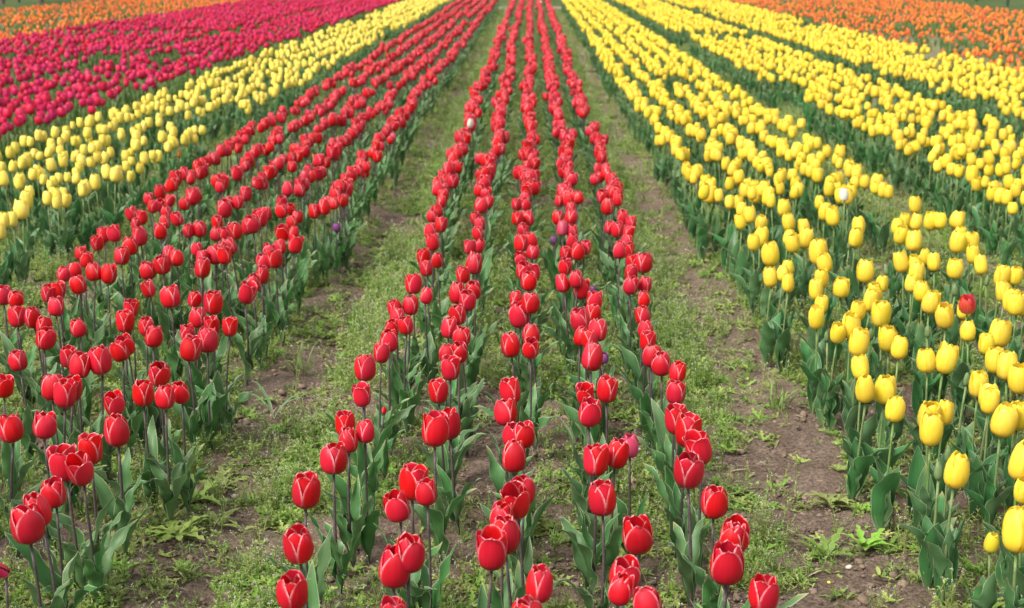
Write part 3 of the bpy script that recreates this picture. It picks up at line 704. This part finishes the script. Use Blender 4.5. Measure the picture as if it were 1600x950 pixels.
# ------------------------------------------------------------------ weeds on the paths and between the rows
def strip(g, L, Wd, az, e0, e1, mi, rg, lobes=False, n=5, start=(0, 0, 0)):
    ss = np.linspace(0, 1, n); P = np.zeros((n, 3, 3)); A = np.zeros_like(P); x, z = 0.0, 0.0
    ca, sa = math.cos(az), math.sin(az)
    for j, s in enumerate(ss):
        e = R(e0 + (e1 - e0) * s)
        if j: x += L / (n - 1) * math.cos(e); z += L / (n - 1) * math.sin(e)
        w = Wd * (np.interp(s, [0, .3, .7, 1], [.25, .8, 1, .05]))
        if lobes: w *= (0.35 if j % 2 else 1.25) if 0 < j < n - 1 else 1
        for i, u in enumerate((-1, 0, 1)):
            yy = u * w; zz = z + abs(u) * w * .35 + (rg.uniform(-1, 1) * w * .25)
            P[j, i] = (start[0] + x * ca - yy * sa, start[1] + x * sa + yy * ca, start[2] + zz); A[j, i] = ((1 - abs(u)) * w, s, u)
    g.grid(P, A, mi)
def rosette(rg, n=11, L=.05, lob=True):
    g = G()
    for k in range(n):
        strip(g, L * rg.uniform(.55, 1.15), L * rg.uniform(.11, .17), rg.uniform(0, 6.28), rg.uniform(15, 65), rg.uniform(-25, 20), 0, rg, lob, 8 if lob else 5)
    return g
def purse(rg, n=3):
    g = rosette(rg, 5, .04)
    for k in range(n):
        az = rg.uniform(0, 6.28); h = rg.uniform(.06, .14); ln = rg.uniform(.01, .045)
        pts = [(ln * t * t * math.cos(az), ln * t * t * math.sin(az), h * t) for t in (0, .35, .7, 1)]
        g.tube(pts, [.0011, .0010, .0009, .0007], 3, 0)
        for q in range(7):
            t = rg.uniform(.35, .95); c = (ln * t * t * math.cos(az), ln * t * t * math.sin(az), h * t)
            strip(g, rg.uniform(.008, .018), rg.uniform(.0015, .003), rg.uniform(0, 6.28), 40, 10, 0, rg, False, 3, c)
        for q in range(4):
            g.ball((pts[3][0] + rg.uniform(-.004, .004), pts[3][1] + rg.uniform(-.004, .004), pts[3][2] + rg.uniform(-.003, .003)), rg.uniform(.0010, .0020), 1, 4, 1, .7)
    return g
def tuft(rg, n=16, L=.07):
    g = G()
    for k in range(n):
        strip(g, L * rg.uniform(.5, 1.25), rg.uniform(.0012, .0024), rg.uniform(0, 6.28), rg.uniform(55, 88), rg.uniform(5, 60), 0, rg, False, 5,
              (rg.gauss(0, .008), rg.gauss(0, .008), 0))
    return g
def feathery(rg, n=60, rad=.05):
    g = G()
    for k in range(n):
        a = rg.uniform(0, 6.28); r = rad * math.sqrt(rg.random()); h = .03 * (1 - (r / rad) ** 2) * rg.uniform(.4, 1)
        strip(g, rg.uniform(.012, .026), rg.uniform(.0016, .0032), rg.uniform(0, 6.28), rg.uniform(10, 80), rg.uniform(0, 40), 0, rg, True, 6, (r * math.cos(a), r * math.sin(a), h))
    return g
wr = random.Random(11)
wm = []
for i in range(5): wm.append(rosette(wr, wr.randint(8, 13), .055).mesh('rosette', [M['weed'], M['weed_flower']]))
for i in range(5): wm.append(purse(wr, wr.randint(2, 4)).mesh('purse', [M['weed'], M['weed_flower']]))
for i in range(4): wm.append(tuft(wr, wr.randint(10, 18), .055).mesh('tuft', [M['grass']]))
for i in range(4): wm.append(feathery(wr, 45, .045).mesh('feathery', [M['grass'] if i % 2 else M['weed'], M['weed_flower']]))
for i in range(2): wm.append(rosette(wr, 9, .035, False).mesh('seedling', [M['weed'], M['weed_flower']]))
wp, wrot, ws, wv = [], [], [], []
def sprinkle(y0, y1, x0, x1, dens, size):
    n = int(dens * (y1 - y0) * (x1 - x0))
    X = rng.uniform(x0, x1, n); Y = rng.uniform(y0, y1, n); C = path_cover(X, Y)
    keep = rng.random(n) < C ** 0.9
    sel = N2(X, Y, 1.7)
    for x, y, z, c in zip(X[keep], Y[keep], gz(X, Y)[keep], sel[keep]):
        pr = project(x, y, z + .05)
        if pr is None or not (-260 < pr[0] < 1860 and pr[1] < 1150): continue
        wp.append((x, y, z - .002)); wrot.append((rng.normal(0, .12), rng.normal(0, .12), rng.uniform(0, 6.28))); ws.append(size * rng.uniform(.55, 1.25))
        u = rng.random()
        if c < .38: v = rng.integers(10, 18) if u < .55 else rng.integers(0, 10)
        else: v = rng.integers(0, 5) if u < .33 else (rng.integers(5, 10) if u < .72 else (rng.integers(14, 20) if u < .9 else rng.integers(10, 14)))
        wv.append(int(v))
sprinkle(1.6, 5, -3.2, 2.6, 2700, .82)
sprinkle(5, 9, -5, 3.4, 2000, .92)
sprinkle(9, 16, -6, 3.4, 1000, 1.05)
sprinkle(16, FIELD_END, -6, 3.2, 380, 1.35)
scatter('weeds', wm, wp, wrot, ws, wv, 'low green weeds with tiny white flowers covering the paths between the beds')

# clods, pebbles and straw on the bare soil
cm = []
for i in range(5): cm.append(G().ball((0, 0, 0), .5, 0, 7, 4, .65, .28, wr).mesh('clod', [M['clod']]))
for i in range(2): cm.append(G().ball((0, 0, 0), .5, 0, 7, 4, .6, .15, wr).mesh('pebble', [M['pebble']]))
for i in range(3):
    g = G(); strip(g, 3.0, .10, 0, 12, -12, 0, wr, False, 5, (-1.5, 0, .2)); cm.append(g.mesh('straw', [M['straw']]))
cp, cr, cs, cv = [], [], [], []
for (y0, y1, x0, x1, dens) in ((1.6, 5.5, -3.2, 2.6, 3000), (5.5, 11, -4.5, 3.2, 700)):
    n = int(dens * (y1 - y0) * (x1 - x0)); X = rng.uniform(x0, x1, n); Y = rng.uniform(y0, y1, n); Z = gz(X, Y)
    dn = N1(X, Y, 5); keep = rng.random(n) < np.clip(dn * 1.6 - .25, .08, 1)
    for x, y, z in zip(X[keep], Y[keep], Z[keep]):
        pr = project(x, y, z)
        if pr is None or not (-200 < pr[0] < 1800 and pr[1] < 1100): continue
        u = rng.random(); k = int(rng.integers(0, 5)) if u < .9 else (int(rng.integers(5, 7)) if u < .935 else int(rng.integers(7, 10)))
        cp.append((x, y, z + (.004 if k > 6 else .001))); cr.append((rng.normal(0, .25), rng.normal(0, .25), rng.uniform(0, 6.28)))
        cs.append(float(np.clip(rng.lognormal(-5.0, .62), .0025, .034)) * (1 if k < 5 else .8)); cv.append(k)
scatter('soil_crumbs', cm, cp, cr, cs, cv, 'loose brown clods, pale pebbles and straw bits on the bare soil')

# weeds that stand out singly
SINGLE_WEEDS = [
 (868, 765, 'feathery', 1.5, 'bright green feathery weed clump on bare soil between two central rows'),
 (472, 678, 'feathery', 1.7, 'bright green feathery weed patch in the path beside the left red bed'),
 (586, 470, 'feathery', 1.3, 'bright green low weed clump halfway up the path beside the central bed'),
 (470, 588, 'tuft', 1.7, 'upright tuft of green grass in the path beside the left red bed'),
 (428, 655, 'curl', 1.0, 'few long curling grass leaves at the edge of the left red bed'),
 (304, 785, 'rosette', 1.6, 'broad lobed weed rosette below the last leaves of the left red bed'),
 (350, 762, 'rosette', 1.3, 'smaller lobed weed rosette behind the broad one by the left red bed'),
 (280, 838, 'rosette', 1.7, 'spreading lobed weed on bare soil near the lower left corner'),
 (340, 822, 'seedling', 1.7, 'young weed with a few plain leaves in the left path'),
 (1293, 872, 'rosette', 1.5, 'green lobed weed on the soil between red and yellow beds'),
 (1350, 858, 'rosette', 1.3, 'weed rosette on bare soil nearest the front yellow tulip'),
 (1374, 902, 'seedling', 0.9, 'tiny lone sprout on bare soil before the front yellow tulip'),
 (1298, 790, 'rosette', 1.4, 'weed rosette beside the leafy front corner of the yellow bed'),
 (1215, 640, 'tuft', 1.5, 'grass tuft at the soil edge of the right path'),
 (1306, 935, 'dandelion', 1.0, 'small weed with one yellow flower at the bottom edge of the right path'),
 (94, 690, 'dandelion', 1.2, 'small weed with yellow flowers inside the left red bed'),
]
for px, py, ty, sc, lab in SINGLE_WEEDS:
    p = unproject(px, py, 0.0); z = float(gz(p.x, p.y)); p = unproject(px, py, z)
    mats = [M['weed'], M['weed_flower']]
    if ty == 'feathery': g = feathery(wr, 90, .055); mats = [M['grass']]
    elif ty == 'tuft': g = tuft(wr, 22, .075); mats = [M['grass']]
    elif ty == 'rosette': g = rosette(wr, 15, .062)
    elif ty == 'seedling': g = rosette(wr, 7, .05, False)
    elif ty == 'curl':
        g = G(); mats = [M['leaf_red']]
        for k in range(5): strip(g, wr.uniform(.14, .22), .0045, wr.uniform(-1.2, 1.6), wr.uniform(60, 80), wr.uniform(-40, 0), 0, wr, False, 9)
    else:
        g = rosette(wr, 9, .045); mats = [M['grass'], M['yellow_flower']]
        for q in range(1 if sc < 1.1 else 3):
            a = wr.uniform(0, 6.28); c = (.02 * math.cos(a), .02 * math.sin(a), .045 + .01 * q)
            g.tube([(0, 0, 0), (c[0] * .5, c[1] * .5, .03), c], [.001, .001, .0008], 4, 0); g.ball(c, .006, 1, 7, 2, .45)
    o = obj('weed_clump', g.mesh('weed_clump', mats), None, (p.x, p.y, z), (0, 0, wr.uniform(0, 6.28)), (sc,) * 3)
    tag(o, lab, 'weed', 'weeds standing out on the paths')

# ------------------------------------------------------------------ beyond the field: fences and young trees
def fence(points, label):
    root = obj('fence', None, None, (points[0][0], points[0][1], -0.01)); tag(root, label, 'fence', None)
    def tomesh(f): return f
    base = Vector((points[0][0], points[0][1], 0))
    pg = G().tube([(0, 0, -.05), (0, 0, .5), (0, 0, 1.3), (0, 0, 1.5)], [.045, .045, .045, .045], 8); pg.ball((0, 0, 1.5), .047, 0, 8, 2, .5)
    pm = pg.mesh('post', [M['post']])
    for x, y in points: obj('post', pm, root, (x - base.x, y - base.y, 0))
    for h in (.45, .9, 1.35):
        pts = [(x - base.x, y - base.y, h) for x, y in points]
        obj('wire', G().tube(pts, [.004] * len(pts), 4).mesh('wire', [M['wire']]), root)
pr1 = unproject(1574, 10, 0); pr2 = unproject(1526, 2.0, 0)
dv = (pr2 - pr1)
fence([(pr1.x + dv.x * k, pr1.y + dv.y * k) for k in range(-2, 4)], 'dark green post and wire fence at the upper right corner of the field')
pl = unproject(30, 4, 0)
fence([(pl.x + .25 * k, pl.y + 4.5 * k) for k in range(-1, 4)], 'dark green post and wire fence at the upper left corner of the field')
def tree(px, py, h, seed, label):
    p = unproject(px, py, 0); rg = random.Random(seed)
    root = obj('young_tree', None, None, (p.x, p.y, -.02)); tag(root, label, 'tree', 'young trees beyond the field')
    g = G().tube([(0, 0, 0), (.03, .02, h * .2), (-.02, .05, h * .45), (.04, 0, h * .75)], [.11, .085, .07, .03], 9)
    for k in range(7):
        a = k * 2.4; z0 = h * (.32 + .06 * k); ln = h * rg.uniform(.16, .26)
        g.tube([(0, 0, z0), (ln * .5 * math.cos(a), ln * .5 * math.sin(a), z0 + ln * .45), (ln * math.cos(a), ln * math.sin(a), z0 + ln * .8)], [.035, .022, .01], 6)
    obj('trunk', g.mesh('trunk', [M['bark']]), root)
    lg = np.random.default_rng(seed); n = 2600; c = lg.normal(0, 1, (n, 3)); c /= np.linalg.norm(c, axis=1)[:, None]
    c *= (lg.random(n) ** .45)[:, None] * np.array([h * .24, h * .24, h * .32]); c[:, 2] += h * .68
    c += (N1(c[:, 0], c[:, 2], 1.3) - .5)[:, None] * .9
    vv, ff = [], []
    for q in c:
        a = lg.normal(0, 1, 3); a /= np.linalg.norm(a); b = np.cross(a, lg.normal(0, 1, 3)); b /= np.linalg.norm(b); s = lg.uniform(.05, .1)
        o = len(vv); vv += [tuple(q - a * s), tuple(q + b * s * .55), tuple(q + a * s), tuple(q - b * s * .55)]; ff.append((o, o + 1, o + 2, o + 3))
    cmx = bpy.data.meshes.new('crown'); cmx.from_pydata(vv, [], ff); cmx.materials.append(M['tree_leaf']); obj('crown', cmx, root)
tree(3, 6, 4.5, 3, 'young tree at the very upper left corner beyond the orange tulips')
tree(64, 4, 4.8, 5, 'young tree between fence and orange tulips at the upper left')
print('tulips', len(TULIPS), 'weeds', len(wp), 'crumbs', len(cp), 'objects', len(bpy.data.objects))
